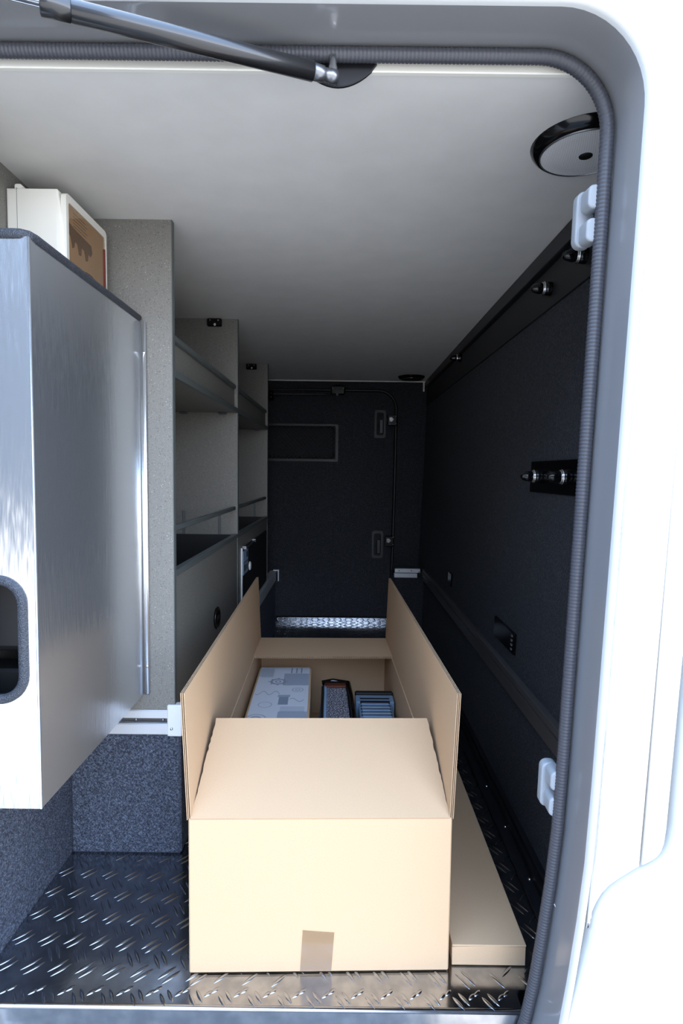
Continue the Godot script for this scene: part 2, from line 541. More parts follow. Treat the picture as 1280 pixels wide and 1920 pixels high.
func build_hatch() -> void:
	# the sandwich wall around the opening
	var hole := opening(0.016)
	var outer := pushed(hole, Vector2(-0.82, -0.30), Vector2(0.45, 2.3))
	var st := S()
	ring_plate(st, hole, outer, -0.035, 0.03, HT)
	var wf = structure(part("wall_front", st, M.black_board), "near side wall of the vehicle with the hatch opening")
	# outer skin: above the hatch, the panel strips right of it, the bulging lower corner
	st = S()
	extrude(st, [Vector2(-0.82, 1.301), Vector2(-0.57, 1.301), Vector2(-0.40, 1.239), Vector2(0.15, 1.239), Vector2(0.15, 1.301), Vector2(0.45, 1.301), Vector2(0.45, 2.3), Vector2(-0.82, 2.3)], 0.03, 0.066, 0.0, 1, HT, false)
	part("upper_skin", st, M.body_white, wf)
	var corner := [Vector2(0.3155, 1.30), Vector2(0.1505, 1.30), Vector2(0.1505, 1.2372)]
	for k in 13:
		var a := PI / 2 * (12 - k) / 12
		corner.append(Vector2(0.2155 + cos(a) * 0.100, 1.137 + sin(a) * 0.100))
	st = S()
	extrude(st, corner, 0.03, 0.066, 0.0, 1, HT, false)
	part("corner_skin", st, M.body_white, wf)
	st = S()
	extrude(st, [Vector2(-0.82, -0.30), Vector2(-0.57, -0.30), Vector2(-0.57, 1.299), Vector2(-0.82, 1.299)], 0.03, 0.066, 0.004, 2, HT)
	part("side_skin", st, M.body_white, wf)
	st = S(true)
	var curve := [ Vector2(0.3115, 0.190), Vector2(0.3135, 0.203), Vector2(0.3165, 0.216), Vector2(0.321, 0.2295), Vector2(0.327, 0.242), Vector2(0.336, 0.2535), Vector2(0.347, 0.2625), Vector2(0.359, 0.271), Vector2(0.370, 0.279)]
	extrude(st, curve + [Vector2(0.3702, 1.299), Vector2(0.309, 1.299)], 0.03, 0.070, 0.009, 4, HT, true, 0.309)
	part("side_panel", st, M.body_white, wf)
	st = S(true)
	extrude(st, [Vector2(0.3712, 0.2797), Vector2(0.382, 0.286), Vector2(0.389, 0.2915), Vector2(0.394, 0.299), Vector2(0.397, 0.311), Vector2(0.398, 0.33), Vector2(0.3985, 1.299), Vector2(0.3712, 1.299)], 0.03, 0.070, 0.007, 4, HT)
	part("corner_panel", st, M.body_white, wf)
	st = S(true)
	var low := [Vector2(0.455, 1.299), Vector2(0.408, 1.299), Vector2(0.4055, 0.33), Vector2(0.403, 0.306), Vector2(0.397, 0.293), Vector2(0.388, 0.284), Vector2(0.374, 0.274), Vector2(0.361, 0.2655), Vector2(0.349, 0.257), Vector2(0.339, 0.248), Vector2(0.331, 0.238), Vector2(0.325, 0.2265), Vector2(0.3205, 0.214), Vector2(0.3175, 0.202), Vector2(0.3155, 0.19), Vector2(0.314, 0.175), Vector2(0.304, 0.115), Vector2(0.292, 0.055), Vector2(0.280, 0.0), Vector2(0.268, -0.05), Vector2(0.258, -0.1), Vector2(0.24, -0.30), Vector2(0.455, -0.30)]
	extrude(st, low, 0.03, 0.086, 0.022, 6, HT)
	part("lower_corner_panel", st, M.body_white, wf)
	# frame reveal with its outer lip, swept round the opening
	var fr := thing("hatch_frame", "grey glossy frame of the open side hatch with ribbed rubber seal", "door frame", HT)
	var prof := [[0.0088, -0.02], [0.0088, 0.0], [0.0092, 0.004], [0.0112, 0.058], [0.0118, 0.062]]
	var rings := []
	for q in prof:
		var ring := []
		for v in opening(q[0]): ring.append(Vector3(v.x, v.y, q[1]))
		rings.append(ring)
	st = S(true)
	loft(st, rings)
	part("reveal", st, M.frame, fr)
	rings = []
	for q in [[0.0118, 0.062], [0.0122, 0.066], [0.0134, 0.0695], [0.0155, 0.0712], [0.0178, 0.0705], [0.0195, 0.068], [0.0202, 0.060], [0.0202, 0.03]]:
		var ring := []
		for v in opening(q[0]): ring.append(Vector3(v.x, v.y, q[1]))
		rings.append(ring)
	st = S(true)
	loft(st, rings)
	part("outer_lip", st, M.lip, fr)
	# ribbed seal: a hose with a groove every few millimetres
	var path := []
	var rad := []
	var c := resample(opening(0.0), 0.0011)
	for i in c.size():
		path.append(Vector3(c[i].x, c[i].y, 0.002))
		rad.append(0.0078 if i % 4 else 0.0070)
	st = S(true)
	tube(st, path, rad, 12, true)
	part("rubber_seal", st, M.rubber, fr)
	# striker blocks on the right side of the frame
	for d in [[1.054, "pale grey double striker block beside the ceiling loudspeaker, high on hatch frame"], [0.330, "pale grey double striker block low on hatch frame, near the felt wall"]]:
		var y: float = d[0]
		var k := thing("striker_block", d[1], "latch", HT * at(Vector3(0.2785, y, -0.012)), "striker blocks of the hatch")
		st = S(true)
		extrude(st, rrect(-0.004, -0.032, 0.018, 0.032, 0.009, 5), -0.020, -0.008, 0.002, 2)
		part("base", st, M.latch_grey, k)
		for s in [-1.0, 1.0]:
			st = S(true)
			var q := rrect(0.0005, 0.005, 0.019, 0.0315, 0.007, 5)
			if s < 0:
				for i in q.size(): q[i] = Vector2(q[i].x, -q[i].y)
				q.reverse()
			extrude(st, q, -0.009, 0.014, 0.0025, 3)
			part("block", st, M.latch_grey, k)
	# a loose white thread caught on the frame
	st = S(true)
	tube(st, [HT * Vector3(0.2935, 0.172, 0.004), HT * Vector3(0.298, 0.168, 0.02), HT * Vector3(0.301, 0.146, 0.05), HT * Vector3(0.3005, 0.140, 0.057)], 0.0008, 5)
	tag(part("thread", st, M.white), "loose white thread hanging on the lower hatch frame", "thread")

# ------------------------------------------------------------------ tread plate floor
func tread_bar_mesh(l: float, w: float, h: float) -> ArrayMesh:
	var st := S(true)
	var rings := []
	var n := 8
	for i in n + 1:
		var u := -1.0 + 2.0 * i / n
		var hw := w * 0.5 * pow(max(0.0, 1.0 - u * u), 0.8) + 0.00015
		var hh := h * pow(max(0.0, 1.0 - u * u), 0.7) + 0.00005
		var ring := []
		for k in 5:
			var a := PI * k / 4
			ring.append(Vector3(u * l * 0.5, sin(a) * hh - 0.0002, cos(a) * hw))
		rings.append(ring)
	loft(st, rings, false)
	return mesh(st)

func build_floor() -> void:
	var st := S()
	box(st, Vector3(-0.56, -0.05, ZF - 0.03), Vector3(0.42, 0.0, 0.024), 0.0)
	var fl = structure(part("floor", st, M.tread), "aluminium tread plate floor with raised bar pattern", "floor")
	var bar := tread_bar_mesh(0.034, 0.0056, 0.0017)
	var far_bars := S(true)
	var count := 0
	var spots := []
	for j in range(-38, 8):
		for i in range(-3, 24):
			for d in 2:
				var x := -0.5025 + 0.042 * i + 0.0006 * j + (0.021 if d else 0.0)
				var z := -0.2177 + 0.0519 * j + 0.0027 * i + (0.0273 if d else 0.0)
				var dir := Vector3(0.68, 0, -0.735) if d == 0 else Vector3(0.54, 0, 0.84)
				var sep := Vector3(0.0042, 0, 0.0038) if d == 0 else Vector3(0.0046, 0, -0.0030)
				for s in [-1.0, 1.0]:
					spots.append([Vector3(x, 0, z) + sep * s, dir])
	for e in spots:
		var p: Vector3 = e[0]
		if p.z > 0.014 or p.x < -0.515 or p.x > 0.335: continue
		if p.z < -0.262 and p.x < -0.30: continue
		if p.z < -0.012 and p.z > -0.93 and p.x > -0.222 - p.z * -0.028 and p.x < 0.292: continue
		var dir: Vector3 = e[1]
		var t := Transform3D(Basis(dir, Vector3.UP, dir.cross(Vector3.UP)), p)
		if p.z > -0.60 and count < 300:
			count += 1
			put("tread_bar", bar, M.tread, fl, t)
		else:
			far_bars.append_from(bar, 0, t)
	var rest := put("far_tread_bars", far_bars.commit(), M.tread, fl)
	rest.set_meta("kind", "stuff")
	# bent sill strip over the front edge, its own bars cut at the joint
	st = S()
	box(st, Vector3(-0.51, -0.05, 0.0240), Vector3(0.262, 0.0002, 0.056), 0.0001)
	smooth(st, true)
	tube(st, [Vector3(-0.51, -0.0032, 0.0555), Vector3(0.262, -0.0032, 0.0555)], 0.0038, 16)
	smooth(st, false)
	var sill = structure(part("trim_1", st, M.tread), "bent tread plate sill strip along the hatch edge", "sill")
	for i in range(-1, 20):
		for d in 2:
			var x := -0.493 + 0.042 * i + (0.021 if d else 0.0)
			if x > 0.250 or x < -0.50: continue
			var dir := Vector3(0.54, 0, 0.84) if d == 0 else Vector3(0.68, 0, -0.735)
			var z := 0.044 if d == 0 else 0.0335
			for s in [-1.0, 1.0]:
				var t := Transform3D(Basis(dir, Vector3.UP, dir.cross(Vector3.UP)), Vector3(x + 0.0046 * s, 0.0002, z - 0.003 * s)).scaled_local(Vector3(0.75 if d == 0 else 0.45, 1, 1))
				put("tread_bar", bar, M.tread, sill, t)
	# low black rails where the floor meets the right wall
	st = S(); box(st, Vector3(0.338, 0, ZF + 0.25), Vector3(0.358, 0.008, 0.09), 0.001)
	var rl = structure(part("trim_2", st, M.dark_metal), "flat black rail along the foot of the felt wall", "rail")
	st = S(); box(st, Vector3(0.358, 0, ZF + 0.25), Vector3(0.366, 0.022, 0.09), 0.001); part("groove_edge", st, M.black_plastic, rl)
	st = S(); box(st, Vector3(0.366, 0, ZF + 0.25), Vector3(0.378, 0.032, 0.09), 0.0015); part("upstand", st, M.dark_metal, rl)
	for z in [-0.36, -0.20, -0.52, -0.08]:
		st = S(true)
		lathe(st, [[0.0, 0.0105], [0.0028, 0.0100], [0.0038, 0.0085], [0.0038, 0.0075]], at(Vector3(0.3535, 0, z)), 10)
		part("screw", st, M.chrome, rl)
	# carpeted platform under the shelves with its aluminium edge
	st = S()
	box(st, Vector3(-0.52, 0, -1.88), Vector3(-0.305, 0.24, -0.27), 0.004)
	var pf := thing("carpet_platform", "blue-grey felt covered platform under the shelf bays", "platform")
	part("body", st, M.blue_carpet, pf)
	st = S(); box(st, Vector3(-0.515, 0.24, -0.30), Vector3(-0.328, 0.262, -0.268), 0.002); part("edge_profile", st, M.profile, pf)
	st = S(); box(st, Vector3(-0.515, 0.264, -0.30), Vector3(-0.328, 0.272, -0.276), 0.001); part("edge_profile", st, M.dark_rail, pf)
	st = S(); box(st, Vector3(-0.515, 0.272, -0.30), Vector3(-0.328, 0.289, -0.268), 0.002); part("edge_profile", st, M.profile, pf)
	st = S(); box(st, Vector3(-0.330, 0.238, -0.284), Vector3(-0.3015, 0.300, -0.266), 0.002); part("corner_cap", st, M.cap_white, pf)
	st = S(true)
	lathe(st, [[0.0, 0.003], [0.002, 0.0028], [0.003, 0.0015], [0.003, 0]], Transform3D(Basis(Vector3(1, 0, 0), PI / 2), Vector3(-0.321, 0.254, -0.266)), 12)
	part("screw", st, M.chrome, pf)
	for x in [-0.392, -0.340]:
		st = S(true)
		lathe(st, [[0.0, 0.003], [0.002, 0.0028], [0.003, 0.0015], [0.003, 0]], Transform3D(Basis(Vector3(1, 0, 0), PI / 2), Vector3(x, 0.268, -0.275)), 10)
		part("screw", st, M.steel_grey, pf)
	st = S(); box(st, Vector3(-0.33, 0.24, -1.88), Vector3(-0.3025, 0.288, -0.30), 0.002); part("edge_profile", st, M.profile, pf)
	st = S()
	box(st, Vector3(-0.316, 0.286, -1.90), Vector3(-0.289, 0.2905, -1.88)); box(st, Vector3(-0.293, 0.238, -1.90), Vector3(-0.289, 0.286, -1.88))
	part("edge_end", st, M.cap_white, pf)

# ------------------------------------------------------------------ far wall with its closed hatch
func build_far_wall() -> void:
	var st := S()
	box(st, Vector3(-0.56, -0.06, ZF - 0.04), Vector3(0.45, H + 0.03, ZF))
	structure(part("wall_back", st, M.black_carpet), "black felt far wall around the closed far hatch")
	var outline := []
	for v in [[-0.44, 0.03], [0.238, 0.03], [0.246, 0.3], [0.252, 0.7], [0.2535, 1.03]]: outline.append(Vector2(v[0], v[1]))
	for k in 9:
		var a := PI / 2 * k / 8
		outline.append(Vector2(0.1735 + cos(a) * 0.08, 1.06 + sin(a) * 0.08))
	outline.append(Vector2(-0.44, 1.14))
	st = S()
	extrude(st, outline, ZF, ZF + 0.012, 0.004, 2)
	var dr = structure(part("door_1", st, M.black_carpet), "closed far hatch door lined with black felt", "door")
	var path := []
	for v in inset(outline, -0.008): path.append(Vector3(v.x, v.y, ZF + 0.006))
	st = S(true); tube(st, path, 0.0075, 8, true); part("rubber_seal", st, M.black_plastic, dr)
	for y in [0.985, 0.395]:
		var x := 0.183 if y > 0.6 else 0.179
		var hd_path := rrect(x - 0.028, y - 0.068, x + 0.028, y + 0.068, 0.012, 4)
		var inner := rrect(x - 0.017, y - 0.055, x + 0.017, y + 0.055, 0.008, 4)
		st = S(); ring_plate(st, inner, hd_path, ZF + 0.010, ZF + 0.022)
		var hd := part("recessed_handle", st, M.black_plastic, dr)
		st = S(); box(st, Vector3(x - 0.004, y - 0.046, ZF + 0.010), Vector3(x + 0.016, y + 0.024, ZF + 0.017), 0.003); part("grip", st, M.dark_metal, hd)
		var lx := x + 0.058
		st = S(); box(st, Vector3(lx - 0.022, y - 0.008, ZF + 0.016), Vector3(lx + 0.022, y + 0.044, ZF + 0.034), 0.003)
		var lt := part("latch_body", st, M.black_gloss, dr)
		st = S(true)
		extrude(st, [Vector2(lx - 0.014, y + 0.013), Vector2(lx - 0.002, y + 0.010), Vector2(lx + 0.008, y + 0.022), Vector2(lx - 0.002, y + 0.033), Vector2(lx - 0.014, y + 0.030)], ZF + 0.032, ZF + 0.037, 0.001, 1)
		part("striker", st, M.chrome, lt)
		for sy in [0.002, 0.038]:
			st = S(true); lathe(st, [[0.0, 0.0015], [0.0022, 0.001], [0.0025, 0.0]], Transform3D(Basis(Vector3(1, 0, 0), PI / 2), Vector3(lx + 0.018, y + sy, ZF + 0.034)), 8); part("screw", st, M.chrome, lt)
	# its gas strut along the top
	var gs := thing("gas_strut", "thin chrome gas strut lying along the top of the far hatch", "gas strut")
	st = S(true); tube(st, [Vector3(-0.34, 1.121, ZF + 0.03), Vector3(-0.035, 1.121, ZF + 0.034)], 0.0045, 8); part("rod", st, M.chrome, gs)
	st = S(); box(st, Vector3(-0.058, 1.123, ZF + 0.001), Vector3(0.010, 1.168, ZF + 0.03), 0.006); part("bracket", st, M.black_gloss, gs)
	for x in [-0.051, 0.003]:
		st = S(true); lathe(st, [[0.0, 0.0015], [0.0025, 0.001], [0.003, 0.0]], Transform3D(Basis(Vector3(1, 0, 0), PI / 2), Vector3(x, 1.155, ZF + 0.03)), 8); part("screw", st, M.chrome, gs)
	st = S(true); lathe(st, [[0.0, 0.010], [0.005, 0.008], [0.007, 0.004], [0.007, 0.0]], Transform3D(Basis(Vector3(1, 0, 0), PI / 2), Vector3(-0.028, 1.126, ZF + 0.028)), 10); part("ball_end", st, M.steel_grey, gs)
	st = S(); box(st, Vector3(-0.360, 1.092, ZF + 0.011), Vector3(-0.335, 1.140, ZF + 0.036), 0.004); part("bracket", st, M.black_gloss, gs)
	for y in [1.126, 1.107]:
		st = S(true); lathe(st, [[0.0, 0.0015], [0.0022, 0.001], [0.0026, 0.0]], Transform3D(Basis(Vector3(1, 0, 0), PI / 2), Vector3(-0.3465, y, ZF + 0.036)), 8); part("screw", st, M.chrome, gs)
	# net pocket
	var np := thing("net_pocket", "black net pocket with a rim fixed on the far hatch", "net pocket")
	st = S()
	ring_plate(st, rrect(-0.42, 0.812, -0.033, 0.972, 0.006, 3), rrect(-0.44, 0.800, -0.020, 0.982, 0.006, 3), ZF + 0.012, ZF + 0.022)
	part("rim", st, M.black_plastic, np)
	st = S(true)
	for k in range(0, 36):
		for s in [-1.0, 1.0]:
			var x0 := -0.60 + k * 0.020
			var pts := []
			for q in 9:
				var y := 0.812 + 0.16 * q / 8.0
				var x: float = x0 + s * (y - 0.892)
				if x > -0.42 and x < -0.033: pts.append(Vector3(x, y, ZF + 0.019 + 0.003 * sin(q * 1.3 + k)))
			if pts.size() > 1: tube(st, pts, 0.0014, 5)
	part("net", st, M.black_plastic, np)
	# tread plate sill under the far hatch
	st = S()
	box(st, Vector3(-0.44, -0.004, ZF + 0.001), Vector3(0.24, 0.026, ZF + 0.016), 0.002)
	var sl = structure(part("trim_3", st, M.tread), "bright tread plate kick strip under the far hatch", "sill")
	var bar := tread_bar_mesh(0.020, 0.005, 0.002)
	for i in 24:
		for d in 2:
			var p := Vector3(-0.42 + 0.028 * i, 0.008 + 0.011 * d, ZF + 0.016)
			var dir := Vector3(0.8, 0.6, 0) if (i + d) % 2 else Vector3(0.8, -0.6, 0)
			put("tread_bar", bar, M.tread, sl, Transform3D(Basis(dir, Vector3(0, 0, 1), dir.cross(Vector3(0, 0, 1))), p))

# ------------------------------------------------------------------ right wall fittings
func wall_x(y: float) -> float:
	return 0.376 + 0.0326 * y

func knob(at_: Vector3, label: String) -> void:
	var t := Transform3D(Basis(Vector3(0, 0, 1), PI / 2), at_)      # axis points into the room
	var k := thing("clamp_knob", label, "knob", t)
	var st := S(true)
	lathe(st, [[0.0, -0.002], [0.0125, -0.002], [0.0135, 0.003], [0.0125, 0.012], [0.011, 0.014]], Transform3D.IDENTITY, 20)
	part("base", st, M.black_gloss, k)
	st = S(true)
	lathe(st, [[0.009, 0.0138], [0.0130, 0.0140], [0.0138, 0.0152], [0.0130, 0.0165], [0.0118, 0.0168], [0.0124, 0.0178], [0.0118, 0.0192], [0.009, 0.0195]], Transform3D.IDENTITY, 20)
	part("washer", st, M.chrome, k)
	st = S(true)
	lathe(st, [[0.0105, 0.0190], [0.0108, 0.024], [0.0098, 0.029], [0.0088, 0.033], [0.0070, 0.0375], [0.0040, 0.0405], [0.0, 0.0415]], Transform3D.IDENTITY, 20)
	part("cap", st, M.black_gloss, k)

func build_right_wall() -> void:
	var st := S()
	var xt := wall_x(1.18)
	box(st, Vector3(xt - 0.014, 1.166, ZF), Vector3(xt + 0.01, H + 0.008, 0.115), 0.002)
	structure(part("trim_4", st, M.dark_metal), "black edge profile between ceiling and felt wall", "trim")
	var lean := Basis(Vector3(0, 0, 1), -0.0326)
	st = S()
	box(st, Vector3(-0.004, 0, ZF), Vector3(0.004, 0.082, 0.115), 0.001, Transform3D(lean, Vector3(wall_x(1.079), 1.079, 0)))
	tag(part("mounting_strip", st, M.black_plastic), "flat black mounting strip under the ceiling on felt wall", "strip")
	knob(Vector3(wall_x(1.12) - 0.003, 1.120, -0.190), "black clamp knob on the mounting strip, half behind hatch seal")
	knob(Vector3(wall_x(1.117) - 0.003, 1.1165, -0.357), "black clamp knob with chrome washer on mounting strip")
	knob(Vector3(wall_x(1.15) - 0.003, 1.150, -1.24), "far black clamp knob on the mounting strip near far speaker")
	st = S()
	box(st, Vector3(-0.003, -0.032, -0.41), Vector3(0.004, 0.032, 0.02), 0.001, Transform3D(lean, Vector3(wall_x(0.745), 0.745, 0)))
	tag(part("mounting_plate", st, M.black_gloss), "glossy black mounting plate halfway up the felt wall", "plate")
	knob(Vector3(wall_x(0.745) - 0.002, 0.746, -0.345), "black knob at the free end of the glossy mounting plate")
	knob(Vector3(wall_x(0.745) - 0.002, 0.746, -0.195), "black knob on glossy mounting plate, half behind hatch seal")
	# long ledge rail
	var lr := thing("ledge_rail", "long dark rail running along the felt wall at knee height", "rail")
	var xr := wall_x(0.28)
	st = S(); box(st, Vector3(xr - 0.010, 0.262, ZF + 0.24), Vector3(xr + 0.004, 0.294, 0.10), 0.0015); part("lower_face", st, M.dark_rail, lr)
	st = S(); box(st, Vector3(xr - 0.006, 0.294, ZF + 0.24), Vector3(xr + 0.004, 0.298, 0.10)); part("groove", st, M.black_plastic, lr)
	st = S(); box(st, Vector3(xr - 0.012, 0.298, ZF + 0.24), Vector3(xr + 0.004, 0.314, 0.10), 0.0015); part("upper_face", st, M.dark_rail, lr)
	# sockets
	for d in [[-0.525, 0.374, 0.085, 0.024, "flat black socket panel above the ledge rail with pale pins"], [-1.22, 0.378, 0.03, 0.022, "small black socket above the far end of ledge rail"]]:
		var sk := thing("wall_socket", d[4], "socket", Transform3D(lean, Vector3(wall_x(d[1]), d[1], d[0])))
		st = S(); box(st, Vector3(-0.005, -d[3], -d[2]), Vector3(0.003, d[3], d[2]), 0.0015); part("plate", st, M.black_gloss, sk)
		if d[2] > 0.05:
			for i in 4:
				st = S(); box(st, Vector3(-0.0065, -0.017 + 0.010 * i, 0.062), Vector3(-0.004, -0.012 + 0.010 * i, 0.070), 0.0005); part("pin", st, M.steel_grey, sk)
	# felt block in the far corner with bracket and spring
	st = S()
	box(st, Vector3(0.247, 0.0, ZF), Vector3(0.3865, 0.268, -1.85), 0.004)
	tag(part("corner_block", st, M.black_carpet), "black felt block in the far corner beside the far hatch", "block")
	var br := thing("angle_bracket", "silver angle bracket with screws on the far corner block", "bracket")
	st = S(); box(st, Vector3(0.246, 0.268, -1.87), Vector3(0.352, 0.288, -1.846), 0.001); part("lower_flange", st, M.profile, br)
	st = S(); box(st, Vector3(0.249, 0.290, -1.87), Vector3(0.366, 0.309, -1.85), 0.001); part("upper_flange", st, M.profile, br)
	for x in [0.268, 0.325]:
		st = S(true); lathe(st, [[0.0, 0.002], [0.0025, 0.0015], [0.0035, 0.0]], Transform3D(Basis(Vector3(1, 0, 0), PI / 2), Vector3(x, 0.300, -1.85)), 10); part("screw", st, M.chrome, br)
	st = S(true)
	var coil := []
	var a0 := Vector3(0.3650, 0.292, -1.84)
	var a1 := Vector3(0.3700, 0.268, -1.66)
	var dz := (a1 - a0).normalized()
	var ux := dz.cross(Vector3.UP).normalized()
	var uy := ux.cross(dz)
	for i in 121:
		var a := TAU * 5.0 * i / 120.0
		coil.append(a0.lerp(a1, i / 120.0) + (ux * cos(a) + uy * sin(a)) * 0.0085)
	coil.append(a1 + Vector3(0.012, 0.0, 0.01)); coil.append(a1 + Vector3(0.012, -0.006, 0.03))
	tube(st, coil, 0.0014, 6)
	tag(part("coil_spring", st, M.chrome), "small shiny coil spring hooked on the silver bracket", "spring")

# ------------------------------------------------------------------ shelf bays on the left
func build_shelves() -> void:
	var st: SurfaceTool
	for d in [[-0.27, "tall speckled grey partition panel behind the aluminium cover"], [-0.95, "speckled grey partition panel between the two shelf bays"], [-1.66, "farthest speckled grey partition panel beside the far hatch"]]:
		var z: float = d[0]
		var p := thing("partition_panel", d[1], "panel", Transform3D.IDENTITY, "partition panels of the shelf bays")
		st = S(); box(st, Vector3(-0.515, 0.289, z - 0.015), Vector3(XP - 0.0012, hz(z), z), 0.0006); part("board", st, M.board, p)
		st = S(); box(st, Vector3(XP - 0.0012, 0.289, z - 0.015), Vector3(XP, hz(z), z), 0.0004); part("edge_band", st, M.board_edge, p)
		if z < -0.5:
			st = S(); box(st, Vector3(-0.514, 0.289, z), Vector3(XP - 0.012, 0.556, z + 0.002)); part("black_lining", st, M.black_board, p)
			for x in [-0.479, -0.370]:
				st = S(); box(st, Vector3(x - 0.004, 0.556, z), Vector3(x + 0.004, 0.628, z + 0.004), 0.001); part("mounting_tab", st, M.board_edge, p)
			var lamp := thing("spot_lamp", ["small black spot lamp atop the panel between shelf bays", "small black spot lamp atop the farthest partition panel"][0 if z > -1.0 else 1], "lamp", at(Vector3(-0.383, hz(z) - 0.014, z)))
			st = S(); box(st, Vector3(-0.022, -0.011, 0.0), Vector3(0.022, 0.012, 0.014), 0.003); part("housing", st, M.black_gloss, lamp)
			st = S(true); lathe(st, [[0.0, 0.004], [0.003, 0.003], [0.004, 0.0]], Transform3D(Basis(Vector3(1, 0, 0), PI / 2), Vector3(0.002, -0.006, 0.013)), 10); part("lens", st, M.white, lamp)
			for x in [-0.012, 0.012]:
				st = S(true); lathe(st, [[0.0, 0.0015], [0.002, 0.001], [0.0023, 0.0]], Transform3D(Basis(Vector3(1, 0, 0), PI / 2), Vector3(x, 0.006, 0.014)), 8); part("screw", st, M.chrome, lamp)
	for d in [[-0.285, -0.95, "wooden shelf with raised front lip in the bay behind aluminium cover", "grey open bin front with black ring handle beside the carton", "thin grey guard rail above the bin with ring handle"], [-0.965, -1.66, "wooden shelf with raised front lip in the far bay", "black locker front with sticker below the far bay", "thin grey guard rail above the locker with sticker"]]:
		var z0: float = d[0]
		var z1: float = d[1]
		var near_bay := z0 > -0.5
		var sh := thing("wall_shelf", d[2], "shelf")
		st = S(); box(st, Vector3(-0.515, 0.924, z1), Vector3(XP - 0.008, 0.937, z0)); part("board", st, M.board, sh)
		st = S(); box(st, Vector3(XP - 0.009, 0.9235, z1), Vector3(XP, 0.938, z0), 0.001); part("front_edge", st, M.board_edge, sh)
		st = S(); box(st, Vector3(XP - 0.016, 0.938, z1), Vector3(XP - 0.010, 0.992, z0)); part("lip_board", st, M.board, sh)
		st = S(); box(st, Vector3(XP - 0.017, 0.992, z1 + 0.018), Vector3(XP - 0.002, 1.004, z0), 0.002); part("lip_rail", st, M.board_edge, sh)
		for x in [-0.475, -0.36]:
			st = S(); box(st, Vector3(x - 0.012, 0.918, z1), Vector3(x + 0.012, 0.924, z1 + 0.016), 0.002); part("shelf_clip", st, M.steel_grey, sh)
		st = S(); box(st, Vector3(XP - 0.014, 0.632, z1 + 0.018), Vector3(XP - 0.003, 0.643, z0), 0.002)
		tag(part(numbered("guard_rail"), st, M.board_edge), d[4], "rail")
		var cf := thing("bin_front" if near_bay else "locker_front", d[3], "bin front" if near_bay else "locker")
		st = S(); box(st, Vector3(XP - 0.014, 0.289, z1), Vector3(XP - 0.002, 0.546, z0), 0.001); part("board", st, M.board, cf)
		st = S(); box(st, Vector3(XP - 0.015, 0.546, z1), Vector3(XP, 0.558, z0), 0.001); part("top_edge", st, M.board_edge, cf)
		if near_bay:
			var ax := Transform3D(Basis(Vector3(0, 0, 1), -PI / 2), Vector3(XP - 0.002, 0.3745, -0.645))
			st = S(true); lathe(st, [[0.026, 0.0], [0.029, 0.003], [0.028, 0.006], [0.024, 0.007], [0.021, 0.005], [0.020, 0.001], [0.0, 0.001]], ax, 28)
			var hd := part("ring_handle", st, M.black_gloss, cf)
			st = S(); box(st, Vector3(-0.006, 0.001, -0.018), Vector3(0.006, 0.006, 0.018), 0.002, ax); part("turn_grip", st, M.black_plastic, hd)
		else:
			st = S(); box(st, Vector3(XP - 0.002, 0.292, -1.60), Vector3(XP + 0.004, 0.505, -1.014), 0.001)
			part("door", st, M.black_board, cf)
			st = S(); box(st, Vector3(XP - 0.001, 0.292, -1.014), Vector3(XP + 0.004, 0.506, -1.008)); part("edge_strip", st, M.profile, cf)
			st = S()
			box(st, Vector3(XP + 0.010, 0.503, -1.235), Vector3(XP + 0.013, 0.507, -1.030)); box(st, Vector3(XP + 0.0, 0.500, -1.237), Vector3(XP + 0.013, 0.510, -1.232)); box(st, Vector3(XP + 0.0, 0.500, -1.034), Vector3(XP + 0.013, 0.510, -1.029))
			part("wire_handle", st, M.steel_grey, cf)
			st = S(); box(st, Vector3(XP + 0.0035, 0.417, -1.113), Vector3(XP + 0.0052, 0.494, -1.019))
			var sticker := part("sticker", st, M.blue_sheet, cf)
			for q in [[0.468, 0.486, -1.098, -1.080], [0.428, 0.444, -1.098, -1.08], [0.428, 0.448, -1.058, -1.035], [0.455, 0.457, -1.11, -1.022]]:
				st = S(); box(st, Vector3(XP + 0.005, q[0], q[2]), Vector3(XP + 0.0058, q[1], q[3])); part("print_mark", st, M.black_board, sticker)
			st = S(true); lathe(st, [[0.0, 0.006], [0.012, 0.005], [0.015, 0.002], [0.015, 0.0]], Transform3D(Basis(Vector3(0, 0, 1), -PI / 2), Vector3(XP + 0.004, 0.428, -1.150)), 18); part("button", st, M.white, cf)

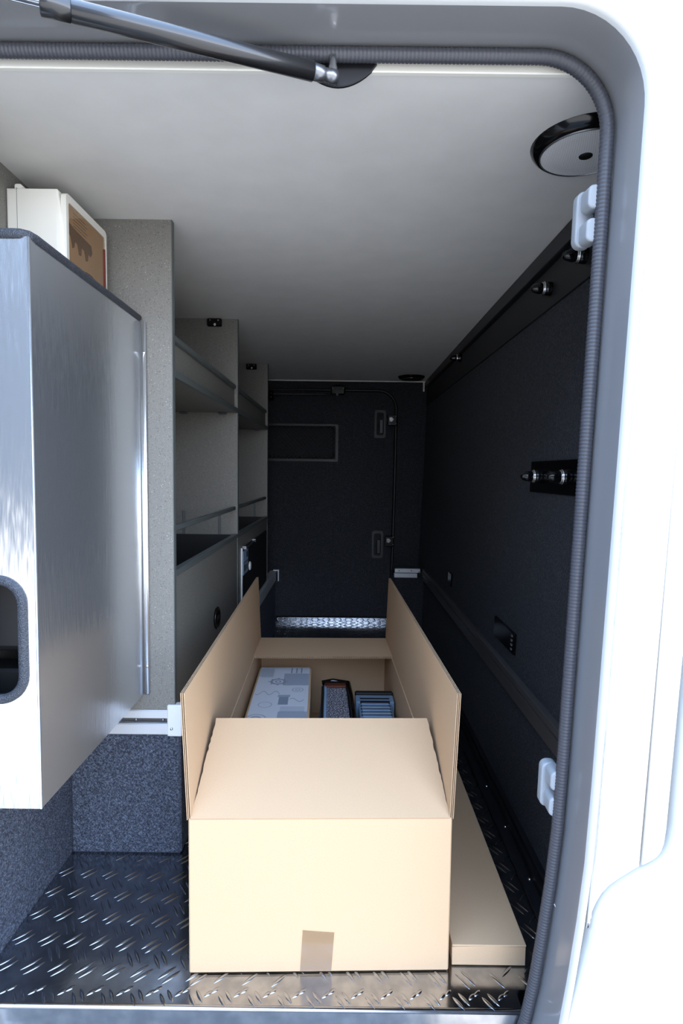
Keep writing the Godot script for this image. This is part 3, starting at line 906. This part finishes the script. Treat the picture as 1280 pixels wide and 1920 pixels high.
# ------------------------------------------------------------------ aluminium cover on the left
func build_aluminium_box() -> void:
	var x1 := -0.3745
	var zf := 0.115
	var y0 := 0.320
	var y1 := 1.024
	var b := thing("aluminium_cover", "tall bright aluminium cover box with rubber edged grip slot", "cover box")
	var st := S()
	box(st, Vector3(x1 - 0.0015, y0, -0.268), Vector3(x1, y1, zf - 0.001), 0.0004); part("side_sheet", st, M.sheet, b)
	var hole := rrect(-0.49, 0.462, -0.3925, 0.612, 0.030, 6)
	st = S()
	ring_plate(st, hole, pushed(hole, Vector2(-0.52, y0), Vector2(x1 - 0.001, y1)), zf - 0.0016, zf)
	part("front_sheet", st, M.sheet_front, b)
	st = S(true)
	tube(st, [Vector3(x1 - 0.0012, y0, zf - 0.0012), Vector3(x1 - 0.0012, y1, zf - 0.0012)], 0.0017, 10); part("bent_edge", st, M.sheet, b)
	st = S(); box(st, Vector3(-0.52, y0, -0.268), Vector3(x1 - 0.002, y0 + 0.0015, zf - 0.002)); part("bottom_sheet", st, M.sheet, b)
	# flange screwed to the partition panel, sprung open a little at its bend
	var tilt := Transform3D(Basis(Vector3(0, 1, 0), 0.06), Vector3(x1, 0, -0.2680)) * at(Vector3(-x1, 0, 0.2690))
	st = S(true)
	extrude(st, [Vector2(x1, y0 + 0.004), Vector2(x1 + 0.004, y0), Vector2(x1 + 0.010, y0), Vector2(x1 + 0.0125, y0 + 0.003), Vector2(x1 + 0.0125, y1 - 0.008), Vector2(x1 + 0.010, y1 - 0.002), Vector2(x1 + 0.004, y1), Vector2(x1, y1)], -0.2695, -0.2675, 0.0, 1, tilt, false)
	var fl := part("flange", st, M.sheet, b)
	for y in [0.375, 0.965]:
		st = S(true); lathe(st, [[0.0, 0.0012], [0.002, 0.0009], [0.0028, 0.0]], tilt * Transform3D(Basis(Vector3(1, 0, 0), PI / 2), Vector3(x1 + 0.0075, y, -0.2675)), 10); part("rivet", st, M.chrome, fl)
	# rubber edging: top rim and grip slot
	st = S(true)
	var rim := []
	for v in [[-0.52, zf - 0.001], [-0.395, zf - 0.001], [-0.385, zf - 0.002], [-0.378, zf - 0.008], [x1 - 0.0012, zf - 0.02], [x1 - 0.0012, -0.264]]: rim.append(v)
	var line := []
	for i in rim.size() - 1:
		var pa := Vector3(rim[i][0], y1 + 0.003, rim[i][1])
		var pb := Vector3(rim[i + 1][0], y1 + 0.003, rim[i + 1][1])
		for k in 6: line.append(pa.lerp(pb, k / 6.0))
	line.append(Vector3(x1 - 0.0012, y1 + 0.003, -0.264))
	tube(st, line, 0.0062, 10)
	part("rubber_rim", st, M.trim_rubber, b)
	st = S(true)
	var loop := []
	for v in resample(rrect(-0.490, 0.462, -0.3925, 0.612, 0.030, 10), 0.004): loop.append(Vector3(v.x, v.y, zf))
	tube(st, loop, 0.0062, 10, true)
	part("slot_edging", st, M.trim_rubber, b)
	# what stands inside, seen through the slot
	st = S(true)
	extrude(st, rrect(-0.505, 0.50, -0.40, 0.64, 0.01, 3), 0.0, 0.05, 0.01, 3)
	part("inner_housing", st, M.black_plastic, b)
	st = S(); box(st, Vector3(-0.51, 0.33, -0.02), Vector3(-0.38, 0.47, 0.03), 0.004); part("inner_ledge", st, M.black_plastic, b)

# ------------------------------------------------------------------ battery charger above the cover
func build_charger() -> void:
	var c := thing("battery_charger", "cream wall charger with amber window above the aluminium cover", "charger")
	var z0 := -0.248
	var z1 := -0.090
	var y0 := 1.000
	var y1 := 1.174
	var st := S(true)
	# body seen end-on: a flat back, a gently bowed front
	var rings := []
	for k in 2:
		pass
	var prof := [Vector2(-0.5145, y0), Vector2(-0.436, y0)]
	for i in 9:
		var u := i / 8.0
		prof.append(Vector2(-0.436 + 0.008 * sin(PI * u), lerpf(y0 + 0.002, y1 - 0.002, u)))
	prof.append(Vector2(-0.438, y1)); prof.append(Vector2(-0.5145, y1))
	extrude(st, prof, z0, z1, 0.003, 2, Transform3D.IDENTITY, false)
	part("casing", st, M.cream, c)
	st = S(); box(st, Vector3(-0.4985, y0, z1 - 0.001), Vector3(-0.4980, y1, z1 + 0.0003)); part("seam", st, M.board_edge, c)
	st = S(true); extrude(st, rrect(-0.504, y1 - 0.002, -0.493, y1 + 0.008, 0.003, 4), z1 - 0.03, z1 - 0.004, 0.001, 1); part("hinge_lug", st, M.cream, c)
	# window on the front (facing right): print board, shapes, pane and rim
	var w := Transform3D(Basis(Vector3(0, 0, -1), Vector3(0, 1, 0), Vector3(1, 0, 0)), Vector3(-0.4285, 0, 0))   # local x runs away from the viewer, z points right
	var wz0 := 0.100
	var wz1 := 0.240
	var wy0 := y0 + 0.01
	var wy1 := y1 - 0.016
	st = S(); box(st, Vector3(wz0, wy0, -0.004), Vector3(wz1, wy1, 0.0006), 0.0, w); part("print_board", st, M.tan, c)
	st = S(); ring_plate(st, rrect(wz0, wy0, wz1, wy1, 0.004, 4), rrect(wz0 - 0.008, wy0 - 0.007, wz1 + 0.006, wy1 + 0.012, 0.008, 4), -0.004, 0.004, w); part("window_rim", st, M.cream, c)
	st = S(); box(st, Vector3(wz1 - 0.003, wy0, 0.0006), Vector3(wz1, wy1 - 0.02, 0.004), 0.0, w); part("red_edge", st, M.red, c)
	st = S()
	var shape := [Vector2(0.103, 1.117), Vector2(0.112, 1.112), Vector2(0.118, 1.096), Vector2(0.123, 1.099), Vector2(0.126, 1.110), Vector2(0.136, 1.108), Vector2(0.141, 1.094), Vector2(0.147, 1.094), Vector2(0.150, 1.108), Vector2(0.161, 1.107), Vector2(0.166, 1.093), Vector2(0.172, 1.094), Vector2(0.175, 1.108), Vector2(0.184, 1.106), Vector2(0.190, 1.113), Vector2(0.186, 1.124), Vector2(0.150, 1.126), Vector2(0.120, 1.128), Vector2(0.104, 1.131)]
	extrude(st, shape, 0.0005, 0.0018, 0.0, 1, w)
	part("black_symbol", st, M.black_board, c)
	for i in 5:
		st = S(); box(st, Vector3(0.122, 1.131 + 0.005 * i, 0.0004), Vector3(0.122 + 0.046 + 0.006 * (i % 2), 1.132 + 0.005 * i, 0.001), 0.0, w); part("scale_line", st, M.dark_rail, c)
	for r in [0.045, 0.042]:
		st = S(true)
		var arc := []
		for k in 17:
			var a := lerpf(0.12, PI - 0.12, k / 16.0)
			arc.append(w * Vector3(0.178 + cos(a) * (r + 0.012), 1.030 + sin(a) * r, 0.0014))
		tube(st, arc, 0.0009 if r > 0.043 else 0.0006, 5)
		part("dial_arc", st, M.black_board, c)
	st = S()
	extrude(st, [Vector2(0.125, 1.036), Vector2(0.228, 1.036), Vector2(0.205, 1.058), Vector2(0.178, 1.067), Vector2(0.150, 1.058)], 0.0004, 0.0010, 0.0, 1, w)
	part("dial_face", st, M.white, c)
	st = S(); box(st, Vector3(wz0 + 0.0003, wy0 + 0.0003, 0.0026), Vector3(wz1 - 0.0003, wy1 - 0.0003, 0.0034), 0.0, w); part("amber_pane", st, M.amber, c)

# ------------------------------------------------------------------ gas strut of the open hatch
func build_strut() -> void:
	var a := Vector3(-0.0165, 1.1865, 0.150)
	var b := Vector3(-0.265, 1.178, 0.252)
	var d := (b - a).normalized()
	var g := thing("gas_strut", "thick black gas strut reaching up from the hatch frame top", "gas strut")
	var st := S(true)
	tube(st, [a + d * 0.022, a + d * 0.0225, a + d * 0.262, a + d * 0.263], [0.0085, 0.0098, 0.0098, 0.0085], 28); part("cylinder", st, M.strut_black, g)
	st = S(true)
	tube(st, [a + d * 0.2625, a + d * 0.263, a + d * 0.288, a + d * 0.289], [0.0090, 0.0102, 0.0102, 0.0085], 28); part("collar", st, M.strut_black, g)
	st = S(true)
	tube(st, [a + d * 0.288, a + d * 0.80], 0.0042, 16); part("rod", st, M.chrome, g)
	st = S(true)
	tube(st, [a - d * 0.006, a - d * 0.0055, a + d * 0.002, a + d * 0.003, a + d * 0.009, a + d * 0.010, a + d * 0.0225], [0.004, 0.0072, 0.0074, 0.0066, 0.0066, 0.0078, 0.0086], 20); part("ball_socket", st, M.steel_grey, g)
	st = S(true)
	lathe(st, [[0.0, 0.022], [0.004, 0.022], [0.0045, 0.012], [0.006, 0.008], [0.0062, 0.0]], at(a + Vector3(0.001, 0.0, -0.001)), 14); part("ball_stud", st, M.chrome, g)
	# half-moon bracket plate under the frame top
	var p := []
	for k in 15:
		var u := k / 14.0
		p.append(Vector2(lerpf(-0.052, 0.036, u), -0.024 * pow(sin(PI * u), 0.75)))
	p.append(Vector2(0.036, 0.003)); p.append(Vector2(-0.052, 0.003))
	var br := thing("strut_bracket", "dark half-moon bracket plate under the hatch frame top", "bracket", Transform3D(Basis(Vector3(1, 0, 0), TILT), Vector3(-0.002, 1.2105, 0.134)))
	st = S()
	extrude(st, p, -0.004, 0.0, 0.001, 1, Transform3D.IDENTITY, false); part("plate", st, M.dark_metal, br)
	st = S(); box(st, Vector3(-0.052, 0.0, -0.004), Vector3(0.036, 0.004, 0.008), 0.0015); part("flange", st, M.dark_metal, br)
	# the hatch door itself, swung open out of the picture
	var hinge := Transform3D(Basis(Vector3(0, 1, 0), -0.6), Vector3(-0.60, 0.0, 0.19))
	var dr := thing("hatch_door", "open hatch door swung out beside the vehicle", "door", hinge)
	st = S(); box(st, Vector3(-0.035, -0.09, 0.0), Vector3(-0.005, 1.23, 0.80), 0.006); part("outer_skin", st, M.body_white, dr)
	st = S(); box(st, Vector3(-0.005, -0.06, 0.03), Vector3(0.004, 1.20, 0.77), 0.002); part("felt_lining", st, M.black_carpet, dr)

# ------------------------------------------------------------------ ceiling loudspeakers
func build_speakers() -> void:
	for d in [[Vector3(0.331, hz(0.0), -0.012), 0.074, "round ceiling loudspeaker with pale mesh beside the hatch frame"], [Vector3(0.316, H, -1.925), 0.062, "small dark ceiling loudspeaker above the far wall"]]:
		var r: float = d[1]
		var s := thing("ceiling_speaker", d[2], "speaker", Transform3D(Basis(Vector3(1, 0, 0), PI), d[0]))
		var st := S(true)
		lathe(st, [[r, 0.0], [r - 0.001, 0.003], [r - 0.005, 0.0085], [r - 0.010, 0.0125], [r - 0.013, 0.0130], [r - 0.014, 0.011]], Transform3D.IDENTITY, 48); part("ring", st, M.black_gloss, s)
		st = S(true)
		lathe(st, [[r - 0.0125, 0.0125], [r - 0.0125, 0.0140], [r - 0.0140, 0.0142], [r - 0.0142, 0.0132]], Transform3D.IDENTITY, 48); part("bright_edge", st, M.steel_grey, s)
		st = S(true)
		lathe(st, [[r - 0.014, 0.0128], [(r - 0.014) * 0.6, 0.0150], [0.011, 0.0160], [0.0, 0.0160]], Transform3D.IDENTITY, 48); part("mesh_grille", st, M.grille if r > 0.07 else M.dark_metal, s)
		if r > 0.07:
			st = S(true)
			lathe(st, [[0.0095, 0.0155], [0.0088, 0.0168], [0.0, 0.0168]], Transform3D.IDENTITY, 24); part("centre_badge", st, M.black_plastic, s)

# ------------------------------------------------------------------ open carton
# double-wall corrugated sheet: u across (flutes show along both u edges), v away from the hinge, w thickness
func corrugated(called: String, w0: float, w1: float, l: float, parent: Node, t: Transform3D, jag: float) -> void:
	var T := 0.0058
	var sheet := S()
	var nv := 26
	var left := []
	var right_ := []
	for i in nv + 1:
		var hw := lerpf(w0, w1, float(i) / nv) * 0.5
		left.append(-hw + rng.randf_range(-jag, jag) * 0.5)
		right_.append(hw + rng.randf_range(-jag, jag) * 0.5)
	for q in [[0.0, 0.0007], [T * 0.5 - 0.0003, T * 0.5 + 0.0003], [T - 0.0007, T]]:
		var rings := []
		for i in nv + 1:
			var v := l * i / nv
			rings.append([t * Vector3(left[i], v, q[0]), t * Vector3(right_[i], v, q[0]), t * Vector3(right_[i], v, q[1]), t * Vector3(left[i], v, q[1])])
		loft(sheet, rings)
		fan(sheet, rings[0]); fan(sheet, rings[nv])
	var flap := part(called, sheet, M.card, parent)
	var fl := S()
	var n := int(w0 / 0.0062) * 6
	for q in [0.25, 0.75]:
		var ra := []
		var rb := []
		for i in n + 1:
			var u := float(i) / n
			var z: float = T * q + sin(i * TAU / 6.0) * (T * 0.25 - 0.0006)
			ra.append(t * Vector3((u - 0.5) * (w0 - 0.003), 0.001, z))
			rb.append(t * Vector3((u - 0.5) * (w1 - 0.003), l - 0.0003, z))
		loft(fl, [ra, rb], false)
	var f := part("flutes", fl, M.card_core, flap)
	f.set_meta("kind", "stuff")

func build_carton() -> void:
	var yaw := 0.0278
	var W := 0.388
	var L := 0.935
	var HB := 0.2386
	var c := thing("cardboard_carton", "long open brown cardboard carton with raised flaps on the floor", "carton", Transform3D(Basis(Vector3(0, 1, 0), yaw), Vector3(-0.0245, 0.0022, 0.0)))
	var st := S(); box(st, Vector3(-W / 2, 0, -0.006), Vector3(W / 2, HB, 0.0), 0.0018); part("front_wall", st, M.card, c)
	st = S(); box(st, Vector3(-W / 2, 0, -L), Vector3(W / 2, HB, -L + 0.006), 0.0018); part("back_wall", st, M.card, c)
	for s in [-1.0, 1.0]:
		st = S(); box(st, Vector3(s * (W / 2 - 0.003) - 0.003, 0, -L + 0.005), Vector3(s * (W / 2 - 0.003) + 0.003, HB, -0.005), 0.001); part("side_wall", st, M.card, c)
	st = S(); box(st, Vector3(-W / 2 + 0.002, 0.0, -L + 0.002), Vector3(W / 2 - 0.002, 0.008, -0.002)); part("bottom", st, M.card, c)
	# flaps: local u along the hinge, v away from it, w thickness towards the outside
	var al := deg_to_rad(2.6)
	corrugated("side_flap", L, L, 0.190, c, Transform3D(Basis(Vector3(0, 0, 1), Vector3(-sin(al), cos(al), 0), Vector3(-cos(al), -sin(al), 0)), Vector3(-W / 2 + 0.004, HB - 0.001, -L / 2)), 0.0)
	var ar := deg_to_rad(2.0)
	corrugated("side_flap", L, L, 0.190, c, Transform3D(Basis(Vector3(0, 0, -1), Vector3(sin(ar), cos(ar), 0), Vector3(cos(ar), -sin(ar), 0)), Vector3(W / 2 - 0.004, HB - 0.001, -L / 2)), 0.0)
	var af := atan2(0.078, 0.170)
	corrugated("front_flap", W - 0.006, 0.368, 0.187, c, Transform3D(Basis(Vector3(1, 0, 0), Vector3(0, sin(af), -cos(af)), Vector3(0, cos(af), sin(af))), Vector3(0.0, HB - 0.004, -0.002)), 0.0018)
	var ab := atan2(0.002, 0.18)
	corrugated("back_flap", W + 0.002, W + 0.006, 0.187, c, Transform3D(Basis(Vector3(-1, 0, 0), Vector3(0, sin(ab), cos(ab)), Vector3(0, cos(ab), -sin(ab))), Vector3(0.0, HB - 0.003, -L + 0.002)), 0.0)
	# strip of packing tape
	st = S()
	extrude(st, [Vector2(-0.0290, 0.002), Vector2(0.0175, 0.002), Vector2(0.0215, 0.0625), Vector2(-0.0255, 0.0665)], 0.0003, 0.0008)
	part("tape", st, M.tape, c)

# ------------------------------------------------------------------ things packed in the carton
func build_contents() -> void:
	# white printed parcel
	var p := thing("printed_parcel", "white and blue printed parcel with engine part drawings in the carton", "parcel", Transform3D(Basis(Vector3(0, 1, 0), 0.035), Vector3(-0.1465, 0.0105, -0.61)))
	var st := S(); box(st, Vector3(-0.074, 0.0, -0.205), Vector3(0.074, 0.1785, 0.215), 0.002); part("carton_body", st, M.card, p)
	st = S(); box(st, Vector3(-0.069, 0.178, -0.203), Vector3(0.069, 0.1805, 0.213), 0.001); part("lid_edge", st, M.white, p)
	st = SurfaceTool.new()
	st.begin(Mesh.PRIMITIVE_TRIANGLES)
	var q := [[-0.068, -0.202, 0, 0], [0.068, -0.202, 1, 0], [0.068, 0.212, 1, 1], [-0.068, 0.212, 0, 1]]
	for i in [0, 1, 2, 0, 2, 3]:
		st.set_normal(Vector3.UP); st.set_uv(Vector2(q[i][2], q[i][3])); st.add_vertex(Vector3(q[i][0], 0.1808, q[i][1]))
	st.generate_tangents()
	var pm := mat(Color(1, 1, 1), 0.35)
	pm.albedo_texture = parcel_print()
	put("printed_lid", st.commit(), pm, p)
	# black wrapped parcel
	var bw := thing("wrapped_parcel", "black shiny wrapped parcel with pale blue side in the carton", "parcel", Transform3D(Basis(Vector3(0, 1, 0), 0.02), Vector3(-0.015, 0.0105, -0.56)))
	st = S(); box(st, Vector3(-0.030, 0.0, -0.185), Vector3(0.046, 0.160, 0.16), 0.006); part("body", st, M.black_plastic, bw)
	st = S(); extrude(st, [Vector2(-0.051, 0.0), Vector2(-0.030, 0.0), Vector2(-0.016, 0.163), Vector2(-0.022, 0.165)], -0.165, 0.15, 0.001, 1, Transform3D.IDENTITY, false); part("blue_side", st, M.blue_sheet, bw)
	# crumpled top
	st = S(true)
	var nx := 12
	var nz := 40
	var grid := []
	for j in nz + 1:
		var row := []
		for i in nx + 1:
			var e := 0.0 if (i == 0 or j == 0 or i == nx or j == nz) else 1.0
			row.append(Vector3(lerpf(-0.017, 0.036 + 0.006 * j / nz, float(i) / nx), 0.160 + e * (0.004 + rng.randf_range(-0.0012, 0.0012)), lerpf(-0.150, 0.140, float(j) / nz)))
		grid.append(row)
	loft(st, grid, false)
	part("foil_top", st, M.foil, bw)
	st = S(); box(st, Vector3(-0.022, 0.159, -0.176), Vector3(0.036, 0.166, -0.150), 0.002); part("brown_patch", st, M.rust, bw)
	st = S(true)
	tube(st, [Vector3(-0.029, 0.164, -0.179), Vector3(0.0, 0.168, -0.184), Vector3(0.043, 0.163, -0.180), Vector3(0.047, 0.160, -0.10), Vector3(0.049, 0.160, 0.0), Vector3(0.052, 0.162, 0.15)], 0.0065, 8)
	part("tape_edge", st, M.black_gloss, bw)
	# blue ribbed unit
	var gr := thing("ribbed_unit", "blue-grey ribbed plastic unit at the right in the carton", "unit", Transform3D(Basis(Vector3(0, 1, 0), 0.01), Vector3(0.0925, 0.0105, -0.58)))
	st = S(); box(st, Vector3(-0.042, 0.0, -0.105), Vector3(0.042, 0.148, 0.14), 0.003); part("body", st, M.blue_plastic, gr)
	st = S(); box(st, Vector3(-0.050, 0.0, -0.122), Vector3(0.050, 0.158, -0.104), 0.003); part("dark_end", st, M.black_plastic, gr)
	st = S(); box(st, Vector3(-0.050, 0.110, -0.104), Vector3(0.050, 0.1525, -0.058), 0.002); part("collar", st, M.blue_plastic, gr)
	for i in 12:
		var z := -0.094 + 0.019 * i
		st = S(); box(st, Vector3(-0.036, 0.147, z), Vector3(0.036, 0.1515, z + 0.011), 0.002); part("rib", st, M.blue_plastic, gr)
		st = S(); box(st, Vector3(-0.038, 0.1465, z + 0.0115), Vector3(0.038, 0.1490 if z > -0.06 else 0.1532, z + 0.0185)); part("slot", st, M.black_plastic, gr)

func parcel_print() -> ImageTexture:
	var w := 400
	var h := 1200
	var im := Image.create(w, h, false, Image.FORMAT_RGB8)
	var bg := Color(0.86, 0.88, 0.91)
	var mid := Color(0.66, 0.70, 0.76)
	var lo := Color(0.56, 0.61, 0.68)
	im.fill(bg)
	im.fill_rect(Rect2i(0, 30, 110, 190), Color(0.74, 0.77, 0.81))
	im.fill_rect(Rect2i(200, 150, 200, 260), mid)
	im.fill_rect(Rect2i(200, 900, 200, 300), mid)
	im.fill_rect(Rect2i(190, 600, 70, 180), lo)
	im.fill_rect(Rect2i(180, 600, 90, 40), mid)
	for i in 5: im.fill_rect(Rect2i(20, 90 + i * 34, 100, 8), lo)
	for i in 4: im.fill_rect(Rect2i(210, 820 + i * 24, 170, 8), lo)
	for i in 3: im.fill_rect(Rect2i(250 + i * 40, 20, 12, 120), lo)
	var ring := func(cx: int, cy: int, r0: float, r1: float, col: Color) -> void:
		for y in range(int(cy - r1 * 3), int(cy + r1 * 3)):
			for x in range(int(cx - r1), int(cx + r1)):
				if x < 0 or y < 0 or x >= w or y >= h: continue
				var d := Vector2(x - cx, (y - cy) / 1.0).length()
				if d >= r0 and d <= r1: im.set_pixel(x, y, col)
	ring.call(160, 330, 42.0, 62.0, lo)
	ring.call(160, 330, 14.0, 26.0, lo)
	ring.call(320, 500, 36.0, 44.0, mid)
	ring.call(320, 500, 12.0, 20.0, mid)
	ring.call(60, 1010, 60.0, 70.0, mid)
	ring.call(60, 1010, 18.0, 40.0, mid)
	ring.call(100, 780, 44.0, 50.0, mid)
	ring.call(300, 1050, 0.0, 46.0, bg)
	for k in 8:
		ring.call(160 + int(cos(TAU * k / 8) * 70), 330 + int(sin(TAU * k / 8) * 70), 0.0, 8.0, lo)
	for x in range(10, 190):
		var y := 560 + int(sin(x * 0.07) * 36.0)
		im.fill_rect(Rect2i(x, y, 3, 8), lo)
	for x in range(270, 370):
		var y := 690 + int(sin(x * 0.06) * 30.0)
		im.fill_rect(Rect2i(x, y, 3, 8), lo)
	return ImageTexture.create_from_image(im)

# ------------------------------------------------------------------ flat carton beside the big one
func build_tray() -> void:
	var t := thing("flat_carton", "flat brown cardboard package on the floor beside the carton", "carton", at(Vector3(0.0, 0.0020, -0.016)))
	var st := S()
	extrude(st, [Vector2(0.1765, 0.0), Vector2(0.2885, 0.0), Vector2(0.2885, 0.0305), Vector2(0.1765, 0.0285)], -0.004, 0.0, 0.0006, 1); part("end_panel", st, M.card, t)
	st = S(); box(st, Vector3(0.177, 0.0, -0.88), Vector3(0.289, 0.0290, -0.004), 0.0012); part("body", st, M.card, t)
	st = S(); box(st, Vector3(0.1766, 0.0291, -0.88), Vector3(0.2895, 0.0320, -0.0005), 0.0008); part("lid", st, M.card, t)
